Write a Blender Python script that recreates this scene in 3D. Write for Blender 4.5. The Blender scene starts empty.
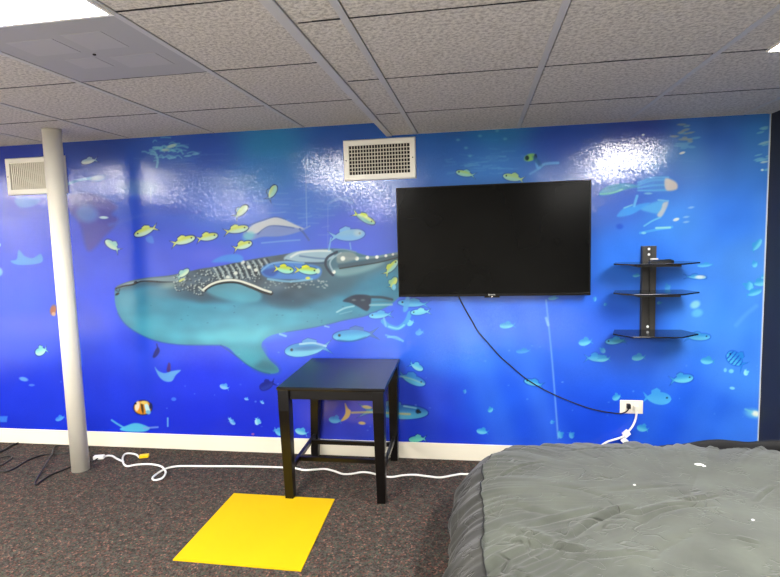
import bpy, bmesh, math, random
import numpy as np
from mathutils import Vector, Matrix, noise
random.seed(7)
rng = np.random.default_rng(11)
COL = bpy.context.scene.collection
SC = bpy.context.scene

# ------------------------------------------------------------------ camera
F_PX, YAW, PITCH, ROLL, DIST, EYE = 540.2513, -0.1632, -0.0968, -0.0282, 3.3793, 1.445
H0, H1 = 2.0629, 2.1453          # right (lower) and left (upper) ceiling heights
cy, sy, cp, sp = math.cos(YAW), math.sin(YAW), math.cos(PITCH), math.sin(PITCH)
fw = np.array([sy*cp, cy*cp, sp]); rt = np.array([cy, -sy, 0.0]); up = np.cross(rt, fw)
cr, sr = math.cos(ROLL), math.sin(ROLL)
rt, up = cr*rt + sr*up, -sr*rt + cr*up
EYEP = np.array([0.0, -DIST, EYE])
def on(axis, val, px, py):
    """where the sight line through a photo pixel meets the plane axis=val (metres)"""
    d = fw + rt*(px-390)/F_PX + up*(288.5-py)/F_PX
    return EYEP + d*((val-EYEP[axis])/d[axis])
cam = bpy.data.cameras.new('camera'); cam_o = bpy.data.objects.new('camera', cam); COL.objects.link(cam_o)
cam.sensor_width = 36; cam.lens = F_PX*36/780; cam.clip_start = .05
cam_o.matrix_world = Matrix(((rt[0], up[0], -fw[0], 0), (rt[1], up[1], -fw[1], -DIST), (rt[2], up[2], -fw[2], EYE), (0, 0, 0, 1)))
SC.camera = cam_o
SC.view_settings.view_transform = 'Standard'
SC.view_settings.look = 'None'

# ------------------------------------------------------------------ helpers
def lin(c):
    c = np.asarray(c, float)/255
    return np.where(c <= .04045, c/12.92, ((c+.055)/1.055)**2.4)
def mat(name, rgb, rough=.5, metal=0, spec=.5, emit=None, strength=0, sheen=0, coat=0):
    m = bpy.data.materials.new(name); m.use_nodes = True
    b = m.node_tree.nodes['Principled BSDF']
    b.inputs['Base Color'].default_value = (*lin(rgb), 1)
    b.inputs['Roughness'].default_value = rough; b.inputs['Metallic'].default_value = metal
    b.inputs['Specular IOR Level'].default_value = spec
    b.inputs['Sheen Weight'].default_value = sheen
    b.inputs['Coat Weight'].default_value = coat
    if emit is not None:
        b.inputs['Emission Color'].default_value = (*lin(emit), 1); b.inputs['Emission Strength'].default_value = strength
    return m
def nodes(m): return m.node_tree.nodes, m.node_tree.links, m.node_tree.nodes['Principled BSDF']
def add_bump(m, scale, strength, dist=.002, detail=3, coord='Object', vor=False, rough=.5):
    n, l, b = nodes(m)
    tc = n.new('ShaderNodeTexCoord'); t = n.new('ShaderNodeTexVoronoi' if vor else 'ShaderNodeTexNoise')
    t.inputs['Scale'].default_value = scale
    if not vor: t.inputs['Detail'].default_value = detail; t.inputs['Roughness'].default_value = rough
    bp = n.new('ShaderNodeBump'); bp.inputs['Strength'].default_value = strength; bp.inputs['Distance'].default_value = dist
    l.new(tc.outputs[coord], t.inputs['Vector']); l.new(t.outputs[0], bp.inputs['Height']); l.new(bp.outputs[0], b.inputs['Normal'])
    return t
def add_mottle(m, scale, c1, c2, lo=.35, hi=.65, detail=4, stretch=None):
    n, l, b = nodes(m)
    tc = n.new('ShaderNodeTexCoord'); t = n.new('ShaderNodeTexNoise'); t.inputs['Scale'].default_value = scale; t.inputs['Detail'].default_value = detail
    r = n.new('ShaderNodeValToRGB'); r.color_ramp.elements[0].position = lo; r.color_ramp.elements[1].position = hi
    r.color_ramp.elements[0].color = (*lin(c1), 1); r.color_ramp.elements[1].color = (*lin(c2), 1)
    src = tc.outputs['Object']
    if stretch:
        mp = n.new('ShaderNodeMapping'); mp.inputs['Scale'].default_value = stretch; l.new(src, mp.inputs[0]); src = mp.outputs[0]
    l.new(src, t.inputs['Vector']); l.new(t.outputs[0], r.inputs[0]); l.new(r.outputs[0], b.inputs['Base Color'])
    return r

def tag(o, label, cat, group=None):
    o['label'] = label; o['category'] = cat
    if group: o['group'] = group
    return o
def thing(name, label, cat, loc=(0, 0, 0), group=None):
    o = bpy.data.objects.new(name, None); COL.objects.link(o); o.location = loc; o.empty_display_size = .05
    return tag(o, label, cat, group)
def obj(name, bm, m, parent=None, smooth=False, bevel=0):
    me = bpy.data.meshes.new(name)
    if isinstance(bm, bmesh.types.BMesh):
        bmesh.ops.recalc_face_normals(bm, faces=bm.faces)
        bm.to_mesh(me); bm.free()
    else:
        me = bm
    me.materials.append(m)
    o = bpy.data.objects.new(name, me); COL.objects.link(o)
    if parent is not None:
        o.parent = parent; o.matrix_parent_inverse = Matrix.Translation(-Vector(parent.location))
    if smooth:
        for p in me.polygons: p.use_smooth = True
    if bevel:
        b = o.modifiers.new('bevel', 'BEVEL'); b.width = bevel; b.segments = 2; b.limit_method = 'ANGLE'
    return o
def struct(name, bm, m, **k):
    o = obj(name, bm, m, **k); o['kind'] = 'structure'; return o
def box(bm, x0, x1, y0, y1, z0, z1):
    v = [bm.verts.new((x, y, z)) for z in (z0, z1) for y in (y0, y1) for x in (x0, x1)]
    for f in ((0, 1, 3, 2), (4, 6, 7, 5), (0, 4, 5, 1), (2, 3, 7, 6), (0, 2, 6, 4), (1, 5, 7, 3)):
        bm.faces.new([v[i] for i in f])
    return bm
def B(*a): return box(bmesh.new(), *a)
def loft(bm, rings, cap=True):
    vs = [[bm.verts.new(p) for p in r] for r in rings]; n = len(vs[0])
    for a, b in zip(vs, vs[1:]):
        for i in range(n): bm.faces.new((a[i], a[(i+1) % n], b[(i+1) % n], b[i]))
    if cap: bm.faces.new(vs[0][::-1]); bm.faces.new(vs[-1])
    return bm
def prism(bm, poly, z0, z1):
    return loft(bm, [[(x, y, z0) for x, y in poly], [(x, y, z1) for x, y in poly]])
def cyl(bm, c, r, z0, z1, n=32, axis=2):
    def P(a, z):
        p = [0, 0, 0]; i, j = [(1, 2), (2, 0), (0, 1)][axis]
        p[i] = c[i]+r*math.cos(a); p[j] = c[j]+r*math.sin(a); p[axis] = z; return tuple(p)
    return loft(bm, [[P(2*math.pi*k/n, z) for k in range(n)] for z in (z0, z1)])
def smooth_path(pts, sub=6):
    P = [np.array(p, float) for p in pts]; P = [2*P[0]-P[1]]+P+[2*P[-1]-P[-2]]; out = []
    for i in range(1, len(P)-2):
        for k in range(sub):
            t = k/sub; a, b, c, d = P[i-1:i+3]
            out.append(.5*(2*b+(c-a)*t+(2*a-5*b+4*c-d)*t*t+(3*b-a-3*c+d)*t**3))
    out.append(P[-2]); return out
def tube(bm, pts, r, n=8, sub=6):
    p = smooth_path(pts, sub); rings = []; side = None
    for i, q in enumerate(p):
        t = p[min(i+1, len(p)-1)]-p[max(i-1, 0)]; t = t/(np.linalg.norm(t)+1e-12)
        if side is None:
            side = np.cross(t, (0, 0, 1.0)) if abs(t[2]) < .9 else np.cross(t, (0, 1.0, 0))
        side = side-t*np.dot(side, t); side = side/(np.linalg.norm(side)+1e-12); o2 = np.cross(t, side)
        rr = r(i/(len(p)-1)) if callable(r) else r
        rings.append([tuple(q+rr*(math.cos(2*math.pi*k/n)*side+math.sin(2*math.pi*k/n)*o2)) for k in range(n)])
    return loft(bm, rings)
def orbox(bm, c, d, L, W, T, z_up=(0, 0, 1)):
    """box centred c, long axis d"""
    d = np.array(d, float); d = d/np.linalg.norm(d); s = np.cross(d, z_up); s = s/np.linalg.norm(s); u = np.cross(s, d); c = np.array(c, float)
    ring = lambda e, k=1: [tuple(c+d*e+s*a*W/2*k+u*b*T/2*k) for a, b in ((-1, -1), (1, -1), (1, 1), (-1, 1))]
    return loft(bm, [ring(-L/2), ring(L/2)])

# ------------------------------------------------------------------ materials
M = {}
M['white'] = mat('painted white metal', (247, 243, 229), .35)
M['cream_wall'] = mat('cream wall paint', (225, 220, 208), .8); add_bump(M['cream_wall'], 60, .1)
M['baseboard'] = mat('cream vinyl baseboard', (240, 233, 214), .45)
M['navy'] = mat('dark navy wall paint', (25, 29, 42), .7); add_bump(M['navy'], 80, .15)
M['black'] = mat('black plastic', (14, 14, 15), .35)
M['black_cord'] = mat('black rubber cord', (10, 10, 12), .5)
M['white_cord'] = mat('white vinyl cord', (245, 243, 238), .4)
M['white_plastic'] = mat('white plastic', (240, 234, 218), .35)
M['slot'] = mat('dark slot', (20, 16, 14), .7)
M['duct'] = mat('dark duct interior', (10, 10, 11), .9)
M['louver'] = mat('warm white louver', (226, 221, 205), .45)
M['tee'] = mat('grey ceiling grid tee', (190, 186, 180), .45)
M['gap'] = mat('dark gap above tile', (18, 18, 20), .9)
M['yellow'] = mat('yellow floor tile', (208, 170, 8), .85, spec=.15); add_bump(M['yellow'], 400, .25, .001)
M['yplug'] = mat('yellow plug plastic', (245, 205, 20), .4)
M['brass'] = mat('bare metal prong', (200, 190, 160), .3, 1)
M['bezel'] = mat('glossy black bezel', (6, 6, 7), .25, spec=.25)
M['screen'] = mat('dark screen', (13, 13, 13), .2, spec=.1)
add_mottle(M['screen'], 2.3, (4, 4, 4), (17, 17, 16), .35, .75, 2)  # dim uneven reflections painted into the screen colour
M['logo'] = mat('silver lettering', (205, 205, 200), .4, emit=(200, 200, 195), strength=.15)  # faint glow added to keep the small marks bright
M['glass'] = mat('smoked black glass', (16, 18, 26), .12, spec=.6)
M['bracket'] = mat('satin black metal', (44, 42, 38), .45); 
M['steel'] = mat('bright steel', (240, 240, 240), .3, .3)
M['tablewood'] = mat('black stained wood', (9, 8, 8), .28, spec=.4)
add_mottle(M['tablewood'], 18, (6, 5, 5), (15, 12, 11), .3, .7, 5, (1, 12, 12))
M['lamp'] = mat('lit diffuser', (255, 255, 255), .5, emit=(255, 252, 246), strength=36)
M['lamp_right'] = mat('lit diffuser right', (255, 255, 255), .5, emit=(255, 252, 248), strength=54)
M['lamp_rear'] = mat('lit diffuser rear', (255, 255, 255), .5, emit=(255, 252, 246), strength=54)
M['greypanel'] = mat('grey plastic panel', (166, 163, 158), .55)
M['greypanel2'] = mat('lighter grey patch', (174, 171, 166), .55)
M['scrap'] = mat('white paper scrap', (250, 250, 250), .6)

t = mat('fissured ceiling tile', (176, 171, 165), .95, spec=.1)
n, l, b = nodes(t)
tc = n.new('ShaderNodeTexCoord')
v = n.new('ShaderNodeTexNoise'); v.inputs['Scale'].default_value = 75; v.inputs['Detail'].default_value = 4; v.inputs['Roughness'].default_value = .6
l.new(tc.outputs['Object'], v.inputs['Vector'])
r = n.new('ShaderNodeValToRGB'); r.color_ramp.elements[0].position = .36; r.color_ramp.elements[0].color = (*lin((172, 165, 155)), 1)
r.color_ramp.elements[1].position = .58; r.color_ramp.elements[1].color = (*lin((214, 207, 196)), 1)
l.new(v.outputs[0], r.inputs[0]); l.new(r.outputs[0], b.inputs['Base Color'])
bp = n.new('ShaderNodeBump'); bp.inputs['Strength'].default_value = .9; bp.inputs['Distance'].default_value = .006
l.new(v.outputs[0], bp.inputs['Height']); l.new(bp.outputs[0], b.inputs['Normal'])
M['tile'] = t

c = mat('dark loop carpet', (72, 64, 63), .95, spec=.1)
n, l, b = nodes(c)
tc = n.new('ShaderNodeTexCoord')
vo = n.new('ShaderNodeTexVoronoi'); vo.inputs['Scale'].default_value = 130
l.new(tc.outputs['Object'], vo.inputs['Vector'])
sep = n.new('ShaderNodeSeparateColor'); l.new(vo.outputs['Color'], sep.inputs[0])
r = n.new('ShaderNodeValToRGB'); r.color_ramp.interpolation = 'CONSTANT'
cols = [(0, (56, 50, 47)), (.3, (80, 72, 66)), (.52, (68, 68, 63)), (.7, (92, 66, 58)), (.84, (66, 73, 62)), (.95, (122, 90, 80))]
while len(r.color_ramp.elements) < len(cols): r.color_ramp.elements.new(.5)
for e, (p, cc) in zip(r.color_ramp.elements, cols): e.position = p; e.color = (*lin(cc), 1)
l.new(sep.outputs[0], r.inputs[0])
no = n.new('ShaderNodeTexNoise'); no.inputs['Scale'].default_value = 28; no.inputs['Detail'].default_value = 5
l.new(tc.outputs['Object'], no.inputs['Vector'])
mx = n.new('ShaderNodeMix'); mx.data_type = 'RGBA'; mx.blend_type = 'OVERLAY'; mx.inputs[0].default_value = .75
l.new(r.outputs[0], mx.inputs[6]); l.new(no.outputs[0], mx.inputs[7]); l.new(mx.outputs[2], b.inputs['Base Color'])
bp = n.new('ShaderNodeBump'); bp.inputs['Strength'].default_value = .8; bp.inputs['Distance'].default_value = .004
l.new(vo.outputs['Distance'], bp.inputs['Height']); l.new(bp.outputs[0], b.inputs['Normal'])
M['carpet'] = c

for key, c1, c2 in (('bagtop', (69, 72, 66), (84, 88, 80)), ('bagside', (34, 34, 32), (56, 56, 52))):  # one suede; the side's shade is put into its darker colour
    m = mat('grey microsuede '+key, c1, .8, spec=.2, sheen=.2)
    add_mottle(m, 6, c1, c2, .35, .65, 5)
    n, l, b = nodes(m)
    tc = n.new('ShaderNodeTexCoord'); last = None
    for sc_, wd, ds, st in ((4.5, .022, .012, (1, 1.6, 1)), (11, .03, .004, (1, 1.3, 1))):
        mp = n.new('ShaderNodeMapping'); mp.inputs['Scale'].default_value = st; mp.inputs['Rotation'].default_value = (0, 0, .5*sc_)
        nz_ = n.new('ShaderNodeTexNoise'); nz_.inputs['Scale'].default_value = sc_; nz_.inputs['Detail'].default_value = 2; nz_.inputs['Distortion'].default_value = .6
        sb = n.new('ShaderNodeMath'); sb.operation = 'SUBTRACT'; sb.inputs[1].default_value = .5
        ab = n.new('ShaderNodeMath'); ab.operation = 'ABSOLUTE'
        mr = n.new('ShaderNodeMapRange'); mr.interpolation_type = 'SMOOTHSTEP'; mr.inputs[1].default_value = 0; mr.inputs[2].default_value = wd
        ms = n.new('ShaderNodeTexNoise'); ms.inputs['Scale'].default_value = sc_*.8; mr2 = n.new('ShaderNodeMapRange'); mr2.inputs[1].default_value = .48; mr2.inputs[2].default_value = .62
        inv = n.new('ShaderNodeMath'); inv.operation = 'SUBTRACT'; inv.inputs[0].default_value = 1
        ml = n.new('ShaderNodeMath'); ml.operation = 'MULTIPLY'
        bp = n.new('ShaderNodeBump'); bp.inputs['Strength'].default_value = .7; bp.inputs['Distance'].default_value = -ds
        l.new(tc.outputs['Object'], mp.inputs[0]); l.new(mp.outputs[0], nz_.inputs['Vector']); l.new(nz_.outputs[0], sb.inputs[0]); l.new(sb.outputs[0], ab.inputs[0]); l.new(ab.outputs[0], mr.inputs[0])
        l.new(tc.outputs['Object'], ms.inputs['Vector']); l.new(ms.outputs[0], mr2.inputs[0]); l.new(mr.outputs[0], inv.inputs[1]); l.new(inv.outputs[0], ml.inputs[0]); l.new(mr2.outputs[0], ml.inputs[1])
        l.new(ml.outputs[0], bp.inputs['Height'])
        if last: l.new(last.outputs[0], bp.inputs['Normal'])
        last = bp
    gr = n.new('ShaderNodeTexNoise'); gr.inputs['Scale'].default_value = 60; gr.inputs['Detail'].default_value = 5
    bp = n.new('ShaderNodeBump'); bp.inputs['Strength'].default_value = .2; bp.inputs['Distance'].default_value = .003
    l.new(tc.outputs['Object'], gr.inputs['Vector']); l.new(gr.outputs[0], bp.inputs['Height']); l.new(last.outputs[0], bp.inputs['Normal']); l.new(bp.outputs[0], b.inputs['Normal'])
    M[key] = m
M['bagseam'] = mat('charcoal seam piping', (22, 22, 23), .8)

# ------------------------------------------------------------------ room shell
XL, XR, YF = -5.6, 1.6155, -7.0
XS = -0.552                              # step between the two ceiling heights
struct('floor', B(XL-.1, XR+.1, YF-.1, .1, -.05, 0), M['carpet'])
struct('wall_back', B(XL-.1, XR+.1, .0, .1, -.05, 2.4), M['cream_wall'])
struct('wall_right', B(XR, XR+.1, YF-.1, 0, 0, 2.3), M['navy'])
struct('wall_left', B(XL-.1, XL, YF-.1, 0, 0, 2.3), M['cream_wall'])
struct('wall_front', B(XL, XR, YF-.1, YF, 0, 2.3), M['cream_wall'])
struct('baseboard_back', B(XL, 1.612, -.012, 0, 0, .107), M['baseboard'], bevel=.003)

T = .61
right_x = [XS+.036-T*0] ; xB = -.3665
gx_right = [-.516, xB, xB+T, xB+2*T, xB+3*T, XR]
gx_left = [XS]+[-1.0897-T*k for k in range(8)]
gy = [0]+[-.586-T*k for k in range(11)]
LIGHTS = [('left', -1.6997, -1.0897, -1.806, -3.026), ('left', -4.1397, -3.5297, -1.806, -3.026), ('left', -5.3597, -4.7497, -1.806, -3.026),
          ('left', -1.6997, -1.0897, -4.246, -5.466), ('left', -4.1397, -3.5297, -4.246, -5.466),
          ('right', 1.018, 1.463, -1.196, -2.416), ('right', 1.03, 1.463, -4.246, -5.466)]  # last panel is unseen, added for the room's lighting
PANEL = (-1.6997, -1.0897, -1.196, -1.806)
def covered(side, x0, x1, y0, y1):
    cx, cyy = (x0+x1)/2, (y0+y1)/2
    for s, a, b_, c_, d in LIGHTS:
        if s == side and a-.01 < cx < b_+.01 and d < cyy < c_: return True
    return side == 'left' and PANEL[0] < cx < PANEL[1] and PANEL[3] < cyy < PANEL[2]
bm = bmesh.new()
for side, gx, H in (('right', gx_right, H0), ('left', gx_left[::-1], H1)):
    for x0, x1 in zip(gx, gx[1:]):
        for y1, y0 in zip(gy, gy[1:]):
            xx1 = x1
            if side == 'right' and abs(x0-gx_right[3]) < .4 and x0 > .8 and x1 < 1.5 and any(s == 'right' and d < (y0+y1)/2 < c_ for s, a, b_, c_, d in LIGHTS): xx1 = 1.03+.0115
            elif covered(side, x0, x1, y0, y1):
                continue
            # a tile: a thin slab; a slim dark gap is left along its left and back edges
            box(bm, x0+(.002 if x0 in (-.516, XS) else .0155), xx1-.0115, y0+.005, y1-.0095, H+.002, H+.016)
struct('ceiling', bm, M['tile'])
bm = bmesh.new()
box(bm, XS, XR, YF, 0, H0+.06, H0+.08); box(bm, XL, XS, YF, 0, H1+.06, H1+.08)
struct('trim_1', bm, M['gap'])
bm = bmesh.new()                         # column tees
for x in gx_right[1:5]: box(bm, x-.0115, x+.0115, YF, 0, H0-.001, H0+.010)
for x in gx_left[1:]: box(bm, x-.0115, x+.0115, YF, 0, H1-.001, H1+.010)
struct('trim_2', bm, M['tee'])
bm = bmesh.new()                         # row tees
for y in gy[1:]:
    for xa, xb_, H in ((-.514, XR, H0), (XL, XS, H1)):
        spans = [(xa, xb_)]
        for s, a, b_, c_, d in LIGHTS:
            if (s == 'right') == (H == H0) and d+.01 < y < c_-.01:
                spans = [q for (u, w) in spans for q in ((u, a), (b_, w)) if q[1]-q[0] > .02]
        for u, w in spans: box(bm, u, w, y-.0045, y+.0045, H+.001, H+.012)
struct('trim_3', bm, M['tile'])
bm = bmesh.new()                         # dark joints along the rows, uneven from tile to tile
for y in gy[1:]:
    for gx, H in ((gx_right, H0), (gx_left[::-1], H1)):
        for x0, x1 in zip(gx, gx[1:]):
            if any((s == 'right') == (H == H0) and a-.01 < (x0+x1)/2 < b_+.01 and d+.01 < y < c_-.01 for s, a, b_, c_, d in LIGHTS): continue
            xs_ = np.linspace(x0+.012, x1-.012, 7)
            for xa, xb_ in zip(xs_, xs_[1:]):
                w_ = random.choice((.0035, .005, .006, .008)); box(bm, xa, xb_, y-.0045-w_, y-.0045, H+.0004, H+.003)
struct('trim_6', bm, M['gap'])
struct('trim_4', B(XS, -.516+.0, YF, 0, H0-.004, H1+.06), M['tee'], bevel=.002)  # fascia of the step
# white edge moulding against the side wall
struct('trim_5', B(XR-.018, XR, YF, 0, H0-.002, H0+.008), M['tee'])

# ------------------------------------------------------------------ ceiling lights and panel
lab = ['bright white ceiling light nearest the camera at the upper left', 'lit ceiling light panel farther left behind the pole',
       'lit ceiling light panel at the far left wall', 'lit ceiling light panel behind the camera on the raised ceiling',
       'lit ceiling light panel behind the camera at the far left', 'bright ceiling light at the right edge above the shelf unit',
       'added unseen ceiling light panel behind the camera on the lower ceiling']
for (side, x0, x1, y1, y0), L in zip(LIGHTS, lab):
    H = H1 if side == 'left' else H0
    a = thing('ceiling_light', L, 'ceiling light', ((x0+x1)/2, (y0+y1)/2, H), 'ceiling lights')
    bm = bmesh.new(); w = .012 if side == 'left' else .005
    box(bm, x0, x0+w, y0, y1, H-.006, H+.03); box(bm, x1-w, x1, y0, y1, H-.006, H+.03)
    box(bm, x0+w, x1-w, y0, y0+w, H-.006, H+.03); box(bm, x0+w, x1-w, y1-w, y1, H-.006, H+.03)
    obj('frame', bm, M['white'], a)
    obj('diffuser', B(x0+w, x1-w, y0+w, y1-w, H-.003, H+.012), M['lamp_right'] if (side, y1) == ('right', -1.196) else M['lamp_rear'] if y1 < -4 else M['lamp'], a)
x0, x1, y1, y0 = PANEL
a = thing('ceiling_panel', 'flat smooth grey ceiling panel beside the bright upper left light', 'ceiling panel', ((x0+x1)/2, (y0+y1)/2, H1))
obj('panel', B(x0+.012, x1-.012, y0+.006, y1-.006, H1+.001, H1+.008), M['greypanel'], a)
mx_, my_ = (x0+x1)/2, (y0+y1)/2
for (a0, a1, b0, b1) in ((-.21, -.03, -.17, -.03), (.02, .17, -.19, -.04), (-.15, -.02, .03, .14), (.03, .22, .04, .17)):
    obj('patch', B(mx_+a0, mx_+a1, my_+b0, my_+b1, H1+.0001, H1+.0015), M['greypanel2'], a)
obj('center_screw', cyl(bmesh.new(), (mx_, my_, 0), .006, H1-.003, H1+.002, 12), M['slot'], a)
# unseen fill lamps added low behind the camera to brighten the ceiling
for (x, y, sx, sy_, e) in ((-2.6, -4.0, 3.2, 2.6, 62), (.35, -4.2, 2.0, 2.6, 40)):
    la = bpy.data.lights.new('added_ceiling_fill', 'AREA'); la.shape = 'RECTANGLE'; la.size = sx; la.size_y = sy_; la.energy = e; la.color = (1, .985, .96)
    lo_ = bpy.data.objects.new('added_ceiling_fill', la); COL.objects.link(lo_); lo_.location = (x, y, .12); lo_.rotation_euler = (math.pi+.0, 0, 0)
PEBBLE = .075
# ------------------------------------------------------------------ the printed mural: one sheet, its print stored as vertex colours
STEP = .0039
MX0, MX1, MZ0, MZ1 = -3.75, 1.612, .107, H1
nx, nz = int((MX1-MX0)/STEP)+1, int((MZ1-MZ0)/STEP)+1
gxs = np.linspace(MX0, MX1, nx); gzs = np.linspace(MZ0, MZ1, nz)
GX, GZ = np.meshgrid(gxs, gzs)
# print design coordinates (a flat, fixed layout on the sheet)
dx, dy, dz = GX-EYEP[0], 0-EYEP[1], GZ-EYEP[2]
dn = dx*fw[0]+dy*fw[1]+dz*fw[2]
U = (390+F_PX*(dx*rt[0]+dy*rt[1]+dz*rt[2])/dn).ravel(); V = (288.5-F_PX*(dx*up[0]+dy*up[1]+dz*up[2])/dn).ravel()
IMG = np.zeros((U.size, 3))
BG = [(0,155,40,62,172),(0,200,36,76,225),(20,235,30,78,240),(20,300,52,92,243),(20,330,62,92,238),(20,400,24,54,222),(0,425,20,46,205),(90,140,46,76,166),(100,300,45,80,246),
(110,200,64,98,214),(100,400,28,58,228),(100,425,24,50,215),(170,150,56,96,192),(205,150,50,88,188),(270,145,48,138,196),(270,175,60,130,205),(340,140,42,92,180),(190,260,74,92,228),(90,240,42,74,234),(350,230,84,104,228),(240,215,80,116,226),(310,200,80,125,220),
(200,380,40,60,238),(150,350,50,80,243),(250,420,34,50,218),(200,420,30,48,220),(280,340,62,92,243),(340,410,72,72,202),(420,400,44,70,218),(430,436,34,58,208),(420,340,58,114,252),(470,350,62,128,252),(500,400,48,102,247),(540,425,42,88,236),
(600,430,34,78,228),(560,330,50,112,247),(600,330,54,108,242),(450,150,44,104,188),(500,130,46,128,192),(490,168,62,128,208),(560,140,48,84,182),(640,135,54,74,168),(620,200,74,112,216),(683,150,72,130,198),(720,140,64,112,200),(762,140,72,135,210),
(680,220,74,145,242),(720,220,64,128,236),(758,260,86,148,238),(640,260,58,128,247),(720,320,76,146,252),(700,400,46,106,242),(745,380,80,148,255),(748,430,70,132,252),(660,425,40,94,236),(500,240,55,110,225),(330,300,60,95,240)]
num = np.zeros_like(IMG); den = np.zeros(U.size)
for x, y, r_, g_, b_ in BG:
    w = 1/((U-x)**2+(1.6*(V-y))**2+350)**1.7
    num += w[:, None]*np.array((r_, g_, b_), float); den += w
IMG[:] = num/den[:, None]*np.array((.88, .98, 1))

def win(x0, x1, y0, y1): return np.nonzero((U > x0) & (U < x1) & (V > y0) & (V < y1))[0]
def put(i, a, col):
    IMG[i] = IMG[i]*(1-a[:, None])+np.asarray(col, float)*a[:, None]
def sm(x): x = np.clip(x, 0, 1); return x*x*(3-2*x)
def spline(pts, closed=True, sub=5):
    P = np.array(pts, float); n_ = len(P); out = []
    for k in range(n_ if closed else n_-1):
        if closed: a, b, c, d = P[k-1], P[k], P[(k+1) % n_], P[(k+2) % n_]
        else: a, b, c, d = P[max(k-1, 0)], P[k], P[k+1], P[min(k+2, n_-1)]
        for s in range(sub):
            t = s/sub; out.append(.5*(2*b+(c-a)*t+(2*a-5*b+4*c-d)*t*t+(3*b-a-3*c+d)*t**3))
    if not closed: out.append(P[-1])
    return np.array(out)
def sdist(px, py, P):
    """signed distance to closed polygon, + inside"""
    ins = np.zeros(px.size, bool); d2 = np.full(px.size, 1e9)
    for (x0, y0), (x1, y1) in zip(P, np.roll(P, -1, 0)):
        ex, ey = x1-x0, y1-y0; wx, wy = px-x0, py-y0
        t = np.clip((wx*ex+wy*ey)/(ex*ex+ey*ey+1e-12), 0, 1)
        d2 = np.minimum(d2, (wx-ex*t)**2+(wy-ey*t)**2)
        c_ = (y0 > py) != (y1 > py)
        with np.errstate(divide='ignore', invalid='ignore'):
            ins ^= c_ & (px < (x1-x0)*(py-y0)/(y1-y0)+x0)
    return np.where(ins, 1, -1)*np.sqrt(d2)
def poly(pts, col, soft=.8, a=1, curve=True):
    P = spline(pts) if curve else np.array(pts, float)
    i = win(P[:, 0].min()-soft-1, P[:, 0].max()+soft+1, P[:, 1].min()-soft-1, P[:, 1].max()+soft+1)
    if not i.size: return i, None
    d = sdist(U[i], V[i], P); m = a*sm(d/(2*soft)+.5); put(i, m, col); return i, m
def ell(x, y, rx, ry, col, ang=0, soft=.35, a=1):
    R_ = max(rx, ry)*(1+soft)+1; i = win(x-R_, x+R_, y-R_, y+R_)
    if not i.size: return
    c_, s_ = math.cos(math.radians(ang)), math.sin(math.radians(ang)); ux, uy = U[i]-x, V[i]-y
    q = np.hypot((ux*c_+uy*s_)/rx, (-ux*s_+uy*c_)/ry); put(i, a*sm((1+soft-q)/(2*soft)), col)
def stroke(pts, w, col, a=1, soft=.6, curve=True, taper=False):
    P = spline(pts, False) if curve and len(pts) > 2 else np.array(pts, float)
    i = win(P[:, 0].min()-w-2, P[:, 0].max()+w+2, P[:, 1].min()-w-2, P[:, 1].max()+w+2)
    if not i.size: return
    px, py = U[i], V[i]; best = np.full(i.size, 1e9); L = len(P)-1
    for k in range(L):
        (x0, y0), (x1, y1) = P[k], P[k+1]; ex, ey = x1-x0, y1-y0
        t = np.clip(((px-x0)*ex+(py-y0)*ey)/(ex*ex+ey*ey+1e-12), 0, 1)
        wd = w/2*((1-.85*abs(2*(k+t)/L-1)) if taper else 1)
        best = np.minimum(best, np.hypot(px-x0-ex*t, py-y0-ey*t)-wd)
    put(i, a*sm(.5-best/(2*soft)), col)
def fish(x, y, L, H, ang, back, belly, dark=None, a=1, tail=None, soft=.5, fin=True, stripe=None):
    """side view of a fish; ang turns the direction its head points (0 right, 180 left, y down)"""
    R_ = L*.7+2; i = win(x-R_, x+R_, y-R_, y+R_)
    if not i.size: return
    c_, s_ = math.cos(math.radians(ang)), math.sin(math.radians(ang)); ux, uy = U[i]-x, V[i]-y
    u = (ux*c_+uy*s_); v = (-ux*s_+uy*c_)
    if c_ < 0: v = -v                     # keep the belly down
    def shape(g):
        uu = u/(L/2+g); t = np.clip((uu+.58)/1.58, 0, 1)
        hh = H/2*(1.62*t**.75*(1-t)**.52+.13*(1-t)); body = (hh+g)-np.abs(v); body = np.where((uu > 1) | (uu < -.62), -5, body)
        q = np.clip((-.52-uu)/.48, 0, 1); th = H/2*(.14+.66*q**1.1); tl = (th+g)-np.abs(v)
        notch = uu < -1+.30*(1-np.clip(np.abs(v)/(H*.45), 0, 1)); tl = np.where((uu > -.52) | notch | (uu < -1.02), -5, tl)
        fb = np.full(u.size, -5.0)
        if fin:
            f1 = H/2*(1.22-np.abs(uu-.0)*1.0); fb = np.where((np.abs(uu+.05) < .3) & (v < 0), (f1+g)-np.abs(v), -5)
        return body, tl, fb
    if dark is not None:
        bo, tl, fb = shape(.9); put(i, .6*a*sm(np.maximum(np.maximum(bo, tl), fb)/(2*soft)+.5), dark)
    bo, tl, fb = shape(0)
    k = sm((v/H*2+.55)/.9)[:, None]; col = np.asarray(back, float)*(1-k)+np.asarray(belly, float)*k
    if stripe is not None:
        col = np.where((np.sin(u*2*math.pi/(L*.16)) > .35)[:, None], np.asarray(stripe, float), col)
    put(i, a*sm(np.maximum(tl, fb)/(2*soft)+.5), tail if tail is not None else back)
    put(i, a*sm(bo/(2*soft)+.5), col)
    if L > 19 and dark is not None:
        ex, ey = x+c_*L*.36, y+s_*L*.36-.06*H; ell(ex, ey, max(.8, L*.03), max(.8, L*.03), (12, 24, 40), a=.9*a)

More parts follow.
